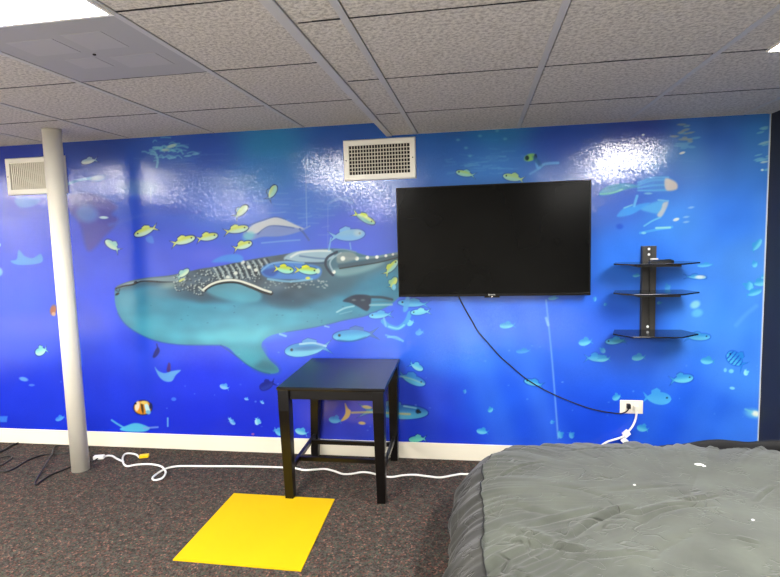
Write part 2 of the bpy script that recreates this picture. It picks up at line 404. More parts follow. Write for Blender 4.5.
# --- water: rays, surface caustics, haze
for x0, y0, x1, y1, w, a_ in ((455,295,505,445,26,.16),(490,295,560,445,20,.13),(530,300,545,445,22,.10),(440,300,430,440,22,.07),(700,300,640,440,26,.12),(745,300,690,440,24,.14),(690,120,705,330,30,.10),(765,200,770,440,22,.16),(655,150,690,300,20,.06)):
    stroke([(x0, y0), (x1, y1)], w, (110, 175, 255), a_, soft=9, curve=False)
stroke([(546,300),(552,360),(558,438)], 1.6, (150, 205, 255), .55, .9)
stroke([(546,318),(548,325)], 2.4, (170, 225, 255), .6, .9)
for k in range(150):                      # broken ripples near the surface
    for (cx_, cy_, sx, sy_, col, am) in ((315,205,40,22,(130,180,235),.25),(180,160,30,14,(110,165,225),.2),(480,162,28,12,(110,185,230),.22),(640,170,30,10,(110,160,230),.15)):
        if rng.random() < .33:
            x, y = rng.normal(cx_, sx*.7), rng.normal(cy_, sy_*.6); L = rng.uniform(6, 20)
            stroke([(x-L/2, y+rng.uniform(-1, 1)), (x, y), (x+L/2, y+rng.uniform(-1.5, .5))], rng.uniform(.7, 1.6), col, am*rng.uniform(.4, 1.2), .8)
for k in range(34):                       # foam splash, upper left
    x, y = rng.normal(162, 9), rng.normal(149, 7); L = rng.uniform(3, 10)
    stroke([(x, y), (x+L*.5, y-rng.uniform(0, 2)), (x+L, y+rng.uniform(-1, 2))], rng.uniform(1, 2.2), (120, 200, 225), .6, .7)
stroke([(151,154),(156,155),(158,160),(157,167)], 2.2, (130, 205, 235), .7); ell(172,146,5,1.6,(190,220,200),-15,a=.8); ell(166,150,4,1.4,(190,220,200),0,a=.7)
for x, y in ((172,158),(188,156),(196,154)): ell(x, y, 4, 1.1, (130,200,230), -8, a=.7)
for k in range(20):                       # light broken on the surface, right
    x, y = rng.normal(683, 5), rng.uniform(121, 148); ell(x, y, rng.uniform(2.5, 6), rng.uniform(.8, 1.5), (150, 165, 160) if k % 2 else (100, 165, 215), rng.uniform(-14, 4), a=.7)
ell(682,153,3,1.1,(215,225,215),-15); 
for k in range(16):
    x, y = rng.normal(765, 5), rng.uniform(122, 172); ell(x, y, rng.uniform(3, 6), rng.uniform(.7, 1.3), (120, 190, 215), -14, a=.65)
ell(764,143,6,1.3,(150,200,205),-16,a=.8); ell(764,162,4,1,(190,215,210),-10,a=.8); ell(762,170,1.5,1,(190,225,220)); ell(643,135,1.3,1,(200,220,235))
stroke([(151,188),(151,203)], 1.3, (150,185,235), .5); stroke([(306,160),(306,180),(307,228)], 1.1, (160,190,235), .45); stroke([(328,205),(328,250)], 1, (140,170,235), .3)
stroke([(139,200),(139,282)], 14, (28, 62, 200), .35, 5, curve=False); stroke([(139,300),(141,345)], 14, (30, 66, 215), .35, 5, curve=False)
for x, y, rx, ry in ((210,255,18,7),(40,325,50,10),(90,320,20,16)): ell(x, y, rx, ry, (105,115,235), a=.35, soft=.9)

# --- manta ray, upper left
poly([(66,196),(80,193),(100,196),(117,206),(112,214),(118,221),(104,238),(92,250),(86,247),(80,224),(70,212),(62,205)], (66,66,168), 3, .85)
poly([(76,212),(84,205),(95,208),(98,217),(90,222),(80,220)], (86,140,224), 4, .7)
ell(140,188,20,9,(96,140,200),4,.6,.6); ell(160,205,26,7,(60,92,205),10,.6,.5)
stroke([(110,225),(150,214),(200,212)], 3, (62,96,215), .7, 2); ell(104,217.5,4.5,1.3,(195,235,235),2,a=.9)
stroke([(68,184),(80,180),(97,178)], 2.6, (120,190,235), .8, .9, taper=False); ell(98,178,8,3,(190,210,235),-8,.6,.8)
fish(90,161,17,7,170,(150,185,215),(215,228,225),(25,40,110))
# --- left of the pole
poly([(11,261),(17,259),(19,250),(25,256),(33,258),(41,254),(43,261),(36,264),(23,265),(15,264)], (66,150,236), .9, .95)
poly([(16,198),(40,199),(34,206),(20,207)], (60,160,240), 2, .6); ell(0,272,3,4,(120,200,245),a=.7); ell(-1,245,2,2,(170,225,240),a=.7)
fish(42,351,13,10,160,(120,205,215),(170,235,220),(20,60,140)); ell(24,379,4.5,2,(110,180,245),12,a=.8); ell(32,385,3,1.2,(90,150,245),a=.7)
poly([(0,416),(8,416),(7,422),(0,422)], (70,150,240), .8, .7, False); fish(61,418,11,6,160,(60,140,240),(100,185,245),a=.8)
ell(53.5,310,3,5,(190,110,60),10,a=.9); ell(54,314,2,2,(235,190,150),a=.8); stroke([(79,338),(80,345),(82,365)], 1.6, (110,170,245), .5)
# --- lower left
stroke([(157,344),(158,348)], 1.2, (30,40,120), .8); poly([(158,347),(160,351),(156,357),(153,357),(155,351)], (34,42,130), .8)
poly([(155,367),(159,371),(165,373),(172,371),(181,370),(176,375),(172,381),(165,381),(159,376)], (100,170,235), .8, .95); poly([(167,371),(168.5,363),(170.5,364),(170.5,371)], (70,50,130), .7)
stroke([(112,420),(118,424),(125,428)], 1.8, (90,185,225), .9); poly([(120,429),(128,425),(135,423),(142,424),(150,428),(144,431.5),(128,431.5)], (85,190,235), .9); stroke([(144,428),(158,427)], 1.8, (120,160,235), .8)
stroke([(168,418),(168,426)], 1.6, (120,200,235), .8); ell(174,399,2.5,1.8,(70,130,245),a=.9)
# clownfish
ell(143,407.5,9.5,7.6,(20,22,40),0,.12); ell(143,407.5,8.6,6.8,(225,150,40),0,.12); ell(137.5,406,2.2,5,(245,225,190),10,.3); ell(147.5,408,2.2,6,(200,240,245),-18,.25); ell(142.5,407.5,1.3,6.2,(30,26,30),-8,.3,.7); ell(144.5,402.5,4,1.6,(245,215,110),0,.4); ell(136,403.5,1,1,(20,20,30)); ell(148.5,412,2.5,2,(120,190,225)); ell(151,406,1.6,3,(30,40,90),0,.4)
for x, y, r_ in ((225,387,4),(258,421,3),(232,422,3),(230,419,2),(278,431,4),(247,399,2),(262,402,2)): fish(x, y, r_*2.6, r_*1.7, 200 if int(x) % 2 else 30, (85,170,240), (150,215,245), a=.85)
fish(268,385,16,9.5,158,(28,40,140),(36,56,160),(20,26,110)); fish(257,421,8,6,80,(110,200,240),(170,230,245)); fish(302,432,14,8,200,(80,175,235),(140,220,240)); fish(278,432,10,7,30,(70,160,235),(110,200,240))
fish(336,420,14,9,190,(60,140,225),(100,190,235),a=.9); ell(253,434,1.5,1,(220,120,160),a=.7)

# --- whale shark
SHK = [(115,291),(117,286.5),(124,283),(134,280),(148,277.5),(168,275.5),(186,272),(202,268.5),(222,265.5),(243,261),(262,257.5),(282,254.5),(302,251),(320,249),(338,248.5),(352,251),(372,256),(398,252.5),
       (404,256),(404,290),(398,298),(390,305),(380,310),(365,316),(345,320),(325,325),(305,329),(286,332),(272,335),(264,340),(261.5,346),(265,353),(271,361),(277.5,367),(278.5,372),(270,373.5),(260,371),(248,365),(238,357),(230,349),(221,345),(205,345),(182,344.5),(160,341.5),(142,335),(127,325),(119,314),(115.5,303)]
P = spline(SHK); i = win(110, 410, 240, 380); d = sdist(U[i], V[i], P); msk = sm(d/1.6+.5); ux, uy = U[i], V[i]
line = np.interp(ux, [115,135,150,165,185,202,212,228,248,262,272,300,330,360,400], [287,284,282,285,291,296,292,288,289,294,300,301,296,280,262])
k = sm((uy-line)/14+.35)[:, None]
t_ = np.clip((uy-285)/60, 0, 1)[:, None]
belly = np.array((58,132,165.))*(1-t_)+np.array((74,170,198.))*t_
s_ = sm((ux-300)/90)[:, None]; belly = belly*(1-s_)+np.array((46,132,168.))*s_
wob = np.array([noise.noise((a_*.06, b_*.12, 3.1)) for a_, b_ in zip(ux, uy)])
belly = belly*(1+.10*wob)[:, None]
rim = sm(1-d/9)[:, None]*sm((uy-300)/20)[:, None]; belly = belly*(1-.10*rim)
top = np.array((70,90,106.))*(1+.35*wob)[:, None]
g_ = sm((ux-290)/60)[:, None]; top = top*(1-g_)+np.array((64,112,134.))*g_
put(i, msk, top*(1-k)+belly*k)
ell(165,293,20,5,(95,140,165),4,.8,.5); ell(200,296,26,6,(52,78,98),6,.7,.75); ell(285,300,30,8,(34,72,98),8,.8,.7); ell(330,288,34,9,(40,82,105),-6,.8,.55)
ell(128,300,9,9,(98,172,196),0,.8,.5); ell(240,335,40,7,(96,198,215),-3,.8,.5); ell(150,325,22,9,(88,180,205),20,.9,.4)
# flank of the tail stem, fin underside, pectoral tip
stroke([(118,313),(126,324.5),(142,335),(160,341.7),(182,344.7),(205,345),(221,345.3)], 1.2, (40,96,150), .55, .7); stroke([(221,345),(238,357),(248,365),(260,371),(270,373.5)], 1.2, (30,84,120), .6, .7); stroke([(286,332),(305,329),(325,325),(345,320),(365,316),(380,310)], 1.2, (40,90,150), .5, .7)
poly([(262,358),(272,362),(278,368),(277.5,372),(266,372.5),(254,367)], (56,104,122), 5, .75); poly([(232,345),(250,345),(262,345),(266,355),(256,362),(244,358)], (60,150,172), 5, .55)
ell(265,320,40,6,(72,168,190),-8,.9,.35); ell(380,285,22,14,(44,126,160),0,.9,.4)
# pale top of the head and the mouth line
poly([(117,287),(128,282.5),(148,278.5),(170,276.5),(184,274),(186,282),(170,283),(150,281.5),(132,284.5),(121,288)], (132,160,172), 1.2, .8)
stroke([(116,288.5),(124,286),(133,284.5),(141,281.5),(150,281.2),(163,282),(175,282)], 1.5, (14,26,40), .9); ell(136,282.5,1.8,1.3,(10,16,28)); ell(117.5,294,2.2,1.2,(18,30,44),-30,.4); stroke([(116,290),(119,291.5),(120,289)], 1, (20,40,55), .7)
ell(170,285,9,3.2,(150,185,185),-8,.9,.6)
# spots and bars of the back
for k_ in range(210):
    x = rng.uniform(174, 262); lo = np.interp(x, [174,200,225,262], [274,269.5,266,259]); hi_ = np.interp(x, [174,200,215,240,262], [290,296,283,279,284]); y = rng.uniform(lo+.6, hi_-.5)
    ell(x, y, rng.uniform(.6, 1.1), rng.uniform(.5, .9), (172,192,192), rng.uniform(-40, 40), .4, rng.uniform(.4, .9)); ell(x+rng.uniform(1, 2), y+rng.uniform(.5, 1.5), 1, .7, (34,48,62), 0, .5, .5)
for x in np.arange(214, 268, 5.6):        # slanting pale bars
    y0 = np.interp(x, [214,268], [267,257.5]); stroke([(x, y0+1), (x+3.2, y0+6), (x+6.5, y0+14.5)], 1.5, (168,188,190), .85, .6); stroke([(x+2.6, y0+.5), (x+6, y0+6), (x+9, y0+14)], 1.3, (22,34,46), .85, .6)
for x, y in ((236,273),(249,267),(228,277),(256,270),(243,262)): ell(x, y, 2.0, 1.7, (220,230,225), a=.9)
for k_ in range(50):
    x = rng.uniform(262, 330); y = rng.uniform(279, 288); ell(x, y, 1.1, .8, (150,175,180), 0, .4, .55)
for k_ in range(28): ell(rng.uniform(150, 380), rng.uniform(300, 325), rng.uniform(.6, 1.2), .6, (44,112,140), 0, .5, .6)
# curved fin seen on the flank
poly([(206,290),(214,284),(226,281.5),(238,281.5),(250,285),(258,290),(262,296),(258,301),(246,302),(230,300),(214,296)], (88,174,198), 2.6, .6)
stroke([(204,290),(209,286),(218,282.5),(230,281),(240,282),(252,286.5),(263,291),(271,293)], 4.6, (14,24,34), .85, .6, taper=False)
stroke([(203,290),(210,285),(219,281.5),(230,280),(240,281),(252,285),(263,289.5),(271,292)], 2.2, (222,228,220), 1, .6)
stroke([(199,287),(204,291)], 1.6, (200,215,210), .9)
# ridge, pale lump, dots along the tail stem
poly([(333,270),(345,268),(362,266),(376,262),(384,263),(370,270),(352,275),(338,276)], (124,168,176), 2.5, .8)
stroke([(340,266),(356,264),(376,260),(398,255.5)], 4.5, (52,82,100), .8, 1); stroke([(340,268.5),(356,266),(378,262.5),(398,257.5)], 1.3, (12,26,38), .8, .6)
stroke([(338,257),(352,258.5),(376,257),(398,253.2)], 2.4, (118,150,160), .8, .8)
for x, y, r_ in ((343,258.5,2.3),(357,258.5,2),(367.5,257.5,1.7),(377,257,1.7),(386,255.7,1.4),(393,254.3,1.2),(334,272,1.8)): ell(x, y, r_, r_, (232,240,232))
poly([(284,258),(294,252),(310,250),(330,250),(334,257),(322,262),(304,262),(290,262)], (150,185,205), 1.1, .95); stroke([(291,257),(300,252.5),(316,251),(330,251)], 2, (215,228,228), .8, .8); stroke([(286,260),(304,263),(326,263)], 1.5, (40,70,110), .8, .7); stroke([(300,256),(315,258),(328,259)], 1.6, (70,100,140), .7, .8)
stroke([(337,252),(328,257),(325.5,264),(329,271),(333,275)], 2.4, (22,44,70), .95, .6); stroke([(341,253),(333,258),(330,264),(333,271)], 1.7, (160,190,205), .8, .6); stroke([(334,250),(345,249.5),(356,252)], 1.2, (110,150,170), .8)
poly([(337,256),(342,252),(352,252),(357,256),(354,260),(342,263),(337,262)], (140,155,155), 1.5, .7); ell(343,258.5,2.2,2.2,(232,240,232))
# blue gap with two yellow fish
poly([(261,270),(268,264),(282,262),(300,263),(318,266),(322,272),(316,279),(296,279.5),(276,279),(264,276)], (64,128,214), 1.4, .95); stroke([(262,271),(270,264.5),(284,262),(304,263)], 1.6, (120,175,225), .8); stroke([(268,279),(290,281.5),(312,279)], 2, (120,190,225), .8)
poly([(263,271),(272,268),(280,269),(274,276),(266,275)], (28,62,150), 1.5, .7)
YF_ = dict(back=(178,206,70), belly=(150,225,205), dark=(18,58,80), tail=(216,224,40))
fish(283.5,269.5,20,9.5,6,**YF_); fish(306,270.5,24,9.5,4,**YF_); ell(318,271,2.2,2.6,(190,225,190)); ell(308,278,2.4,1.3,(215,220,60),a=.9)
fish(183,274,15,7,-38,(150,205,200),(205,232,205),(40,70,90))
stroke([(184,279),(180,281)], 2, (200,215,120), .9)
# dark remora and the small fins under the tail
poly([(343,301),(350,296.5),(358,294.5),(370,296),(370.5,305),(367,311),(359,307),(351,303)], (16,40,68), 1, .95); stroke([(368,296.8),(382,297.3),(392,299.5)], 2.6, (22,52,72), .9, .8); stroke([(370,305),(392,304.5)], 2, (130,190,205), .8, .8); stroke([(372,302),(391,301)], 2.2, (52,116,140), .7)
ell(354,300,2.2,1,(110,130,135),0,.6,.7); ell(363,300,2.2,1,(100,125,130),0,.6,.6); stroke([(337,312),(345,308),(354,306)], 1.7, (140,205,222), .9); stroke([(340,314),(352,311)], 1, (110,190,215), .6); stroke([(280,334),(286,336)], 2, (130,200,230), .8); stroke([(325,326),(329,327)], 1.4, (130,200,230), .8)
fish(391,268,20,8,-50,(190,215,90),(150,210,200),(24,70,90)); fish(393,283,13,8,-60,(150,205,150),(210,230,120),(24,80,110)); ell(394,287,2,3,(120,210,240))
# --- pale dolphin shape
poly([(243,234),(252,225),(264,220.5),(275,217.5),(284,219.5),(296,225),(305,229),(300,231.5),(290,234.5),(278,236.5),(262,237),(250,240)], (124,146,204), 1, .9)
poly([(247,231),(254,224.5),(265,220.5),(275,217.5),(284,219.5),(295,224.5),(304,229),(292,227),(278,225.5),(268,227),(260,232),(252,234)], (196,206,212), 1, .95)
stroke([(258,234),(263,229.5),(270,226),(280,226),(294,228)], 1.3, (70,96,160), .7); stroke([(300,229),(304,233),(309,240)], 2, (64,92,165), .9); stroke([(302,230),(310,226)], 1.4, (120,150,215), .8); stroke([(250,225),(262,220.5),(275,216.8),(286,219.5)], 1, (60,90,150), .6)
ell(249,236,6,4,(110,190,210),-20,.5,.8); stroke([(262,243),(285,241),(300,240)], 1.6, (130,180,235), .5)
# --- schooling yellow fish
G = dict(back=(196,212,96), belly=(188,224,205), dark=(20,34,70), tail=(205,222,120))
fish(146.5,231,25,9.5,160,**G); poly([(146,238),(152,236),(154,243),(148,242)], (70,140,240), 1, .7)
fish(113,246,18,9,218,(150,205,200),(196,226,200),(26,40,100)); fish(183,241,25,9.5,-17,**G); fish(207,237.5,22,9,-13,**G)
fish(241,212,18,9,-44,(176,206,150),(200,228,205),(20,34,70),tail=(90,150,190)); fish(236,230,25,9,-12,**G); fish(242.5,246,20,9,-20,**G)
fish(272,193,17,9,-62,(170,206,140),(150,210,200),(20,34,70),tail=(80,140,200)); fish(363.5,218,25,8.5,26,(200,222,120),(130,190,190),(24,46,90),tail=(206,232,60))
fish(346.5,235.5,37,15,-6,(132,184,222),(120,180,232),(50,84,170),tail=(120,180,235)); ell(358,233,4,3.2,(176,204,215),0,.6,.7); stroke([(329,250),(331,238)], 1.6, (120,185,235), .8); stroke([(350,243),(351,249)], 1.4, (120,180,235), .7)
stroke([(330,203),(340,199),(352,203)], 2.6, (110,155,232), .8, 1); stroke([(330,204),(341,201.5),(352,205)], 2, (70,110,215), .6, 1)
poly([(212,262),(222,256),(236,254),(243,257),(241,262),(226,262)], (62,140,234), 1.2, .85)
# --- above the screen
fish(466,174,20,7.5,192,(160,205,130),(150,215,200),(30,70,140),tail=(130,200,190)); fish(514,178,22,9,192,(170,212,140),(160,215,190),(34,80,150)); ell(530,157.5,6,3.6,(130,195,110),-18,.3); ell(527,158,2,2.4,(16,50,60)); ell(535.5,157,1.6,3,(16,50,90)); stroke([(536,160),(538,168),(545,164),(558,163)], 2.6, (90,170,235), .85, .9); stroke([(530,174),(540,168)], 2, (90,165,230), .6, 1); ell(537,161,6,2.2,(30,90,150),50,.5,.8)
for x, y in ((458,140),(466,148),(470,156),(480,136),(497,131),(505,139)): ell(x, y, 1.8, 1.2, (110,190,220), 0, .8, .6)
# --- upper right cluster
poly([(599,194),(604,188),(613,184.5),(626,183.5),(640,186.5),(628,189),(614,193.5),(604,195.5)], (76,166,205), 1.4, .85); stroke([(600,194),(612,193),(622,189.5)], 1.6, (120,215,190), .8); stroke([(604,189),(620,185)], 1.4, (60,140,180), .7)
for y0, y1 in ((182,177.5),(184,180),(187,185),(189.5,190)): stroke([(638,y0+1),(652,y1+.5),(668,y1)], 1.8, (96,186,240), .75, .8)
poly([(640,180),(668,178),(672,190),(646,190)], (84,165,240), 3, .5); poly([(665,179),(672,180),(677,184),(676,189.5),(666,190)], (214,200,184), 1.4, .9); ell(648,193.5,4,1,(120,190,225),0,.5,.8)
poly([(617,215),(624,208),(634,206),(640,204),(650,203),(640,210),(630,215),(619,217)], (70,160,245), 1.1, .9); stroke([(634,206),(636,199),(637,196)], 2.6, (104,190,245), .85); stroke([(624,208),(632,205)], 1.4, (130,210,235), .8)
poly([(641,209),(652,203),(664,201),(660,213),(648,212)], (90,178,242), 1.6, .85); poly([(663,203),(668,202),(666,209),(661,217),(657,215),(661,209)], (190,200,205), 1.2, .9); stroke([(658,200),(668,201)], 1.6, (130,205,235), .7)
stroke([(644,226),(652,221),(660,217.5)], 1.6, (110,200,240), .8); stroke([(640,233),(655,230),(672,227)], 2.4, (80,170,245), .85); stroke([(656,228),(670,227.5)], 2, (150,225,225), .9); ell(643.5,233,2.4,1.2,(130,210,240)); ell(676,219.5,3.2,1.5,(205,225,225),-16)
for x, y in ((686,217),(691,207.5),(686,222)): ell(x, y, 3, 1, (150,195,240), -8, .6, .7)
ell(619.5,226.5,3.4,2.6,(40,90,215),0,.6,.8)
# --- fish at lower centre and right: (x, y, length, height, heading, strength)
Cb, Cl, Cd = (58,156,228), (110,208,240), (28,80,190)
fish(309,349,48,18,174,(66,148,212),(120,200,236),(30,80,170),tail=(80,150,220)); ell(309,348,14,2.2,(52,110,175),-4,.6,.7); stroke([(300,344),(314,343),(326,346)], 2, (186,230,240), .7)
fish(356,335,46,14.5,176,(52,146,216),(84,186,232),(20,70,140),tail=(56,110,190)); stroke([(338,340),(352,341),(366,337)], 1.5, (30,100,170), .7); stroke([(386,335),(400,340)], 1.8, (100,180,240), .7)
fish(381,315,24,8,176,(72,170,235),(110,205,240),Cd); stroke([(383,321),(389,326),(398,328),(406,322),(410,313)], 4.4, (66,160,235), .95, .8, taper=False); stroke([(389,326.5),(398,328.5),(404,325)], 1.8, (126,220,242), .8); stroke([(384,318),(386,326)], 2, (110,190,240), .8)
fish(414,303.5,32,9,-176,Cb,(90,190,240),Cd); fish(421,312,20,7,176,(120,220,240),Cl,Cd); poly([(403,310),(405,300),(408,296),(410,300),(408,309),(405,312)], (80,170,240), .9, .9); fish(411,323,8,6,150,(110,205,240),Cl); fish(420,332.5,9,7,170,(80,165,245),(100,190,245),a=.8)
stroke([(388,337),(396,337),(403,341)], 2, (110,200,242), .8); fish(416,366.5,15,8,24,(90,190,240),(140,220,240),Cd); fish(411,379,30,12,20,(58,136,214),(96,190,230),(26,70,170),a=.95); stroke([(400,376),(412,379),(424,384)], 1.4, (150,205,200), .7)
fish(392,411.5,72,19,2,(44,112,192),(80,170,215),(24,54,150),tail=(70,130,190)); poly([(345,403),(348,408),(351,411.5),(348,418),(341,421),(345.5,413)], (196,168,110), .7); stroke([(352,412.5),(372,412),(390,413),(410,414)], 2, (196,186,110), .8, .8); ell(367,407,5,1.6,(190,180,130),8); ell(362,423,3.5,1.5,(190,170,120),5); stroke([(404,406),(416,408)], 1.5, (150,215,225), .7); ell(420,412,1.2,1.2,(16,40,60))
fish(418,439,18,8,176,(90,185,190),(110,210,190),(24,60,120))
for x, y, L, H_, an, st in ((508,325.5,17,7.5,178,1),(524,351,16,6,176,.5),(534,383,20,7.5,196,1),(483,431.5,13,7.5,190,.95),(491,409.5,7,6,150,.9),(465,391,5,4,100,.6),(552,421.5,5,5,90,.6),(560,434,9,7,70,.75),(571,434.5,8,7,60,.7),(554,298,12,5,176,.7),(595,298.5,6,4,100,.8),(605,304,4,4,90,.6),
 (586,342,15,9,172,1),(616,341,21,8,176,.95),(595,358,22,9.5,0,.8),(604,359,14,7,176,1),(603,350,6,8,120,.7),(639,357.5,15,8,176,.95),(617,397,10,8,160,.9),(643,428.5,13,9,196,.95),(681,379,24,11,-8,1),(708,361,15,9,186,1),(697,337,26,9,-2,.8),(637,275.5,9,4,176,.9),(668,287,8,8,150,.5),(659,302.5,4,6,90,.7),(695,277,22,5,2,.9),(706,265,18,5,176,.75),(756,246,17,8,-55,1),(755,264,7,8,150,.9),(749,285,10,12,100,.9),(759,283,17,9,-10,.95),(753,293,18,8,-20,.9),(764,277,11,6,-8,1)):
    fish(x, y, L, H_, an, Cb, Cl, Cd if L > 18 else None, st, soft=.6)
ell(619,341,7,1.6,(50,120,150),0,.6,.5); ell(700,277,5,1.8,(215,235,240),0,.5,.9); ell(695,304.5,5,3.6,(140,215,235),-25,.4,.95); ell(697,313,5.4,3.8,(100,190,238),-15,.4,.85)
fish(656,398,30,17,4,(70,165,244),(84,180,245),(40,110,235),.95)
fish(736,360,22,17,-140,(44,140,235),(80,185,240),(30,90,215),1,stripe=(38,100,215)); fish(745.5,372,7,6,80,(120,215,242),(150,230,245)); ell(731,371,2.4,2,(120,210,240)); ell(732,388,2.6,1.4,(130,215,250),8); ell(725,370,1.5,2,(120,205,245))
ell(754,413.5,8,4,(130,225,250),10,.8,.8); ell(755.5,413.5,3.6,2.6,(240,250,235),20,.6); stroke([(745,409),(752,412)], 2, (120,220,245), .6)
stroke([(736,325),(745,315),(756,306)], 4, (110,180,255), .35, 2)
for k_ in range(45): ell(rng.uniform(60, 770), rng.uniform(345, 432), rng.uniform(.5, 1.3), rng.uniform(.5, 1), (120,180,250), 0, .6, rng.uniform(.15, .45))
# trimmed edge of the sheet: a thin pale border on the right, darker line under the ceiling
i = np.nonzero(GX.ravel() > MX1-.007)[0]; put(i, np.full(i.size, .85), (205,215,235))
IMG *= 1+.03*np.array([noise.noise((a_*.05, b_*.05, 9.0)) for a_, b_ in zip(U, V)])[:, None]

keep = np.ones((nz-1, nx-1), bool)
keep[(gzs[1:] > H0+.004)[:, None] & (gxs[:-1] > -.54)[None, :]] = False
idx = np.arange(nx*nz).reshape(nz, nx)
quads = np.stack([idx[:-1, :-1], idx[:-1, 1:], idx[1:, 1:], idx[1:, :-1]], -1)[keep]
me = bpy.data.meshes.new('photo_mural')
me.vertices.add(nx*nz); me.vertices.foreach_set('co', np.stack([GX.ravel(), np.full(nx*nz, -.003), GZ.ravel()], -1).ravel())
nq = len(quads); me.loops.add(nq*4); me.loops.foreach_set('vertex_index', quads.ravel().astype(np.int32))
me.polygons.add(nq); me.polygons.foreach_set('loop_start', np.arange(0, nq*4, 4, dtype=np.int32)); me.polygons.foreach_set('loop_total', np.full(nq, 4, np.int32))
me.update(calc_edges=True)
at = me.color_attributes.new('print', 'FLOAT_COLOR', 'POINT')
at.data.foreach_set('color', np.concatenate([lin(np.clip(IMG, 0, 255))*.82, np.ones((nx*nz, 1))], 1).astype(np.float32).ravel())
m = mat('glossy printed vinyl', (40, 90, 230), .11, spec=.7)
n, l, b = nodes(m)
ca = n.new('ShaderNodeVertexColor'); ca.layer_name = 'print'; l.new(ca.outputs[0], b.inputs['Base Color'])
tc = n.new('ShaderNodeTexCoord')                  # pebbled vinyl: every little facet leans its own way
vt = n.new('ShaderNodeTexVoronoi'); vt.inputs['Scale'].default_value = 230; l.new(tc.outputs['Object'], vt.inputs['Vector'])
vs = n.new('ShaderNodeVectorMath'); vs.operation = 'SUBTRACT'; vs.inputs[1].default_value = (.5, .5, .5); l.new(vt.outputs['Color'], vs.inputs[0])
vm = n.new('ShaderNodeVectorMath'); vm.operation = 'MULTIPLY'; vm.inputs[1].default_value = (PEBBLE, 0, PEBBLE*1.0); l.new(vs.outputs[0], vm.inputs[0])
ge = n.new('ShaderNodeNewGeometry'); va = n.new('ShaderNodeVectorMath'); va.operation = 'ADD'; l.new(ge.outputs['Normal'], va.inputs[0]); l.new(vm.outputs[0], va.inputs[1])
vn = n.new('ShaderNodeVectorMath'); vn.operation = 'NORMALIZE'; l.new(va.outputs[0], vn.inputs[0]); l.new(vn.outputs[0], b.inputs['Normal'])
mo = obj('photo_mural', me, m)
tag(mo, 'blue underwater photo mural with whale shark and fish covering the back wall', 'mural')

# ------------------------------------------------------------------ pole
px_, py_ = -2.549, -.388
bm = bmesh.new(); cyl(bm, (px_, py_, 0), .0525, 0, H1, 40)
o = obj('support_pole', bm, M['white'], smooth=False)
for p in o.data.polygons: p.use_smooth = abs(p.normal.z) < .5
tag(o, 'round white floor to ceiling pole standing at the left', 'pole')

# ------------------------------------------------------------------ air registers
def register(x0, x1, z0, z1, label, nv, nh, name='air_vent'):
    a = thing(name, label, 'air vent', ((x0+x1)/2, -.003, (z0+z1)/2), 'wall air vents')
    w = .036; y0, y1 = -.022, -.0035
    bm = bmesh.new()
    o_ = [(x0, z0), (x1, z0), (x1, z1), (x0, z1)]; i_ = [(x0+w, z0+w), (x1-w, z0+w), (x1-w, z1-w), (x0+w, z1-w)]
    rings = [[(x, y1, z) for x, z in o_], [(x, y0+.010, z) for x, z in o_], [(x+(.006 if x == x0 else -.006), y0, z+(.006 if z == z0 else -.006)) for x, z in o_],
             [(x, y0, z) for x, z in i_], [(x, y1, z) for x, z in i_]]
    loft(bm, rings, cap=False)
    obj('frame', bm, M['white'], a)
    obj('duct_backing', B(x0+w, x1-w, -.0075, -.0035, z0+w, z1-w), M['duct'], a)
    bm = bmesh.new()
    for k in range(nv):
        x = x0+w+(k+.5)*(x1-x0-2*w)/nv-.5*(x1-x0-2*w)/nv if False else x0+w+(k+1)*(x1-x0-2*w)/(nv+1)
        hw = .0022 if nh else .0048; box(bm, x-hw, x+hw, -.020, -.013, z0+w, z1-w)
    obj('vertical_louvers', bm, M['louver'], a)
    if nh:
        bm = bmesh.new()
        for k in range(nh):
            z = z0+w+(k+1)*(z1-z0-2*w)/(nh+1); box(bm, x0+w, x1-w, -.0125, -.008, z-.0026, z+.0026)
        obj('horizontal_louvers', bm, M['louver'], a)
    for x in (x0+w/2, x1-w/2):
        obj('screw', cyl(bmesh.new(), (x, 0, (z0+z1)/2), .004, y0-.0015, y0+.002, 10, axis=1), M['bracket'], a)
register(-.826, -.371, 1.796, 2.047, 'white air vent with a square grid grille above the television left corner', 20, 7)
register(-3.252, -2.786, 1.803, 2.057, 'white air vent with upright louvers partly hidden behind the pole', 25, 0)

# ------------------------------------------------------------------ television
x0, x1, z0, z1 = -.489, .648, 1.067, 1.735; yf, yb = -.085, -.035
a = thing('television', 'large black flat screen television mounted on the mural wall', 'television', ((x0+x1)/2, yf, z0))
e = .009
bm = bmesh.new(); box(bm, x0+.02, x1-.02, yb, yf+.022, z0+.02, z1-.02); obj('back_case', bm, M['black'], a, bevel=.008)
bm = bmesh.new()
for b_ in ((x0, x1, z0, z0+.016), (x0, x1, z1-e, z1), (x0, x0+e, z0+.016, z1-e), (x1-e, x1, z0+.016, z1-e)): box(bm, b_[0], b_[1], yf, yf+.024, b_[2], b_[3])
obj('bezel', bm, M['bezel'], a, bevel=.002)
obj('screen', B(x0+e, x1-e, yf+.003, yf+.012, z0+.016, z1-e), M['screen'], a)
cxm = on(1, yf, 492, 293)[0]
obj('sensor_housing', prism(bmesh.new(), [(cxm-.045, yf+.002), (cxm+.045, yf+.002), (cxm+.04, yf+.02), (cxm-.04, yf+.02)], z0-.009, z0+.002), M['bezel'], a)
bm = bmesh.new()                          # tiny letter-like marks under the screen
xs = cxm-.0205
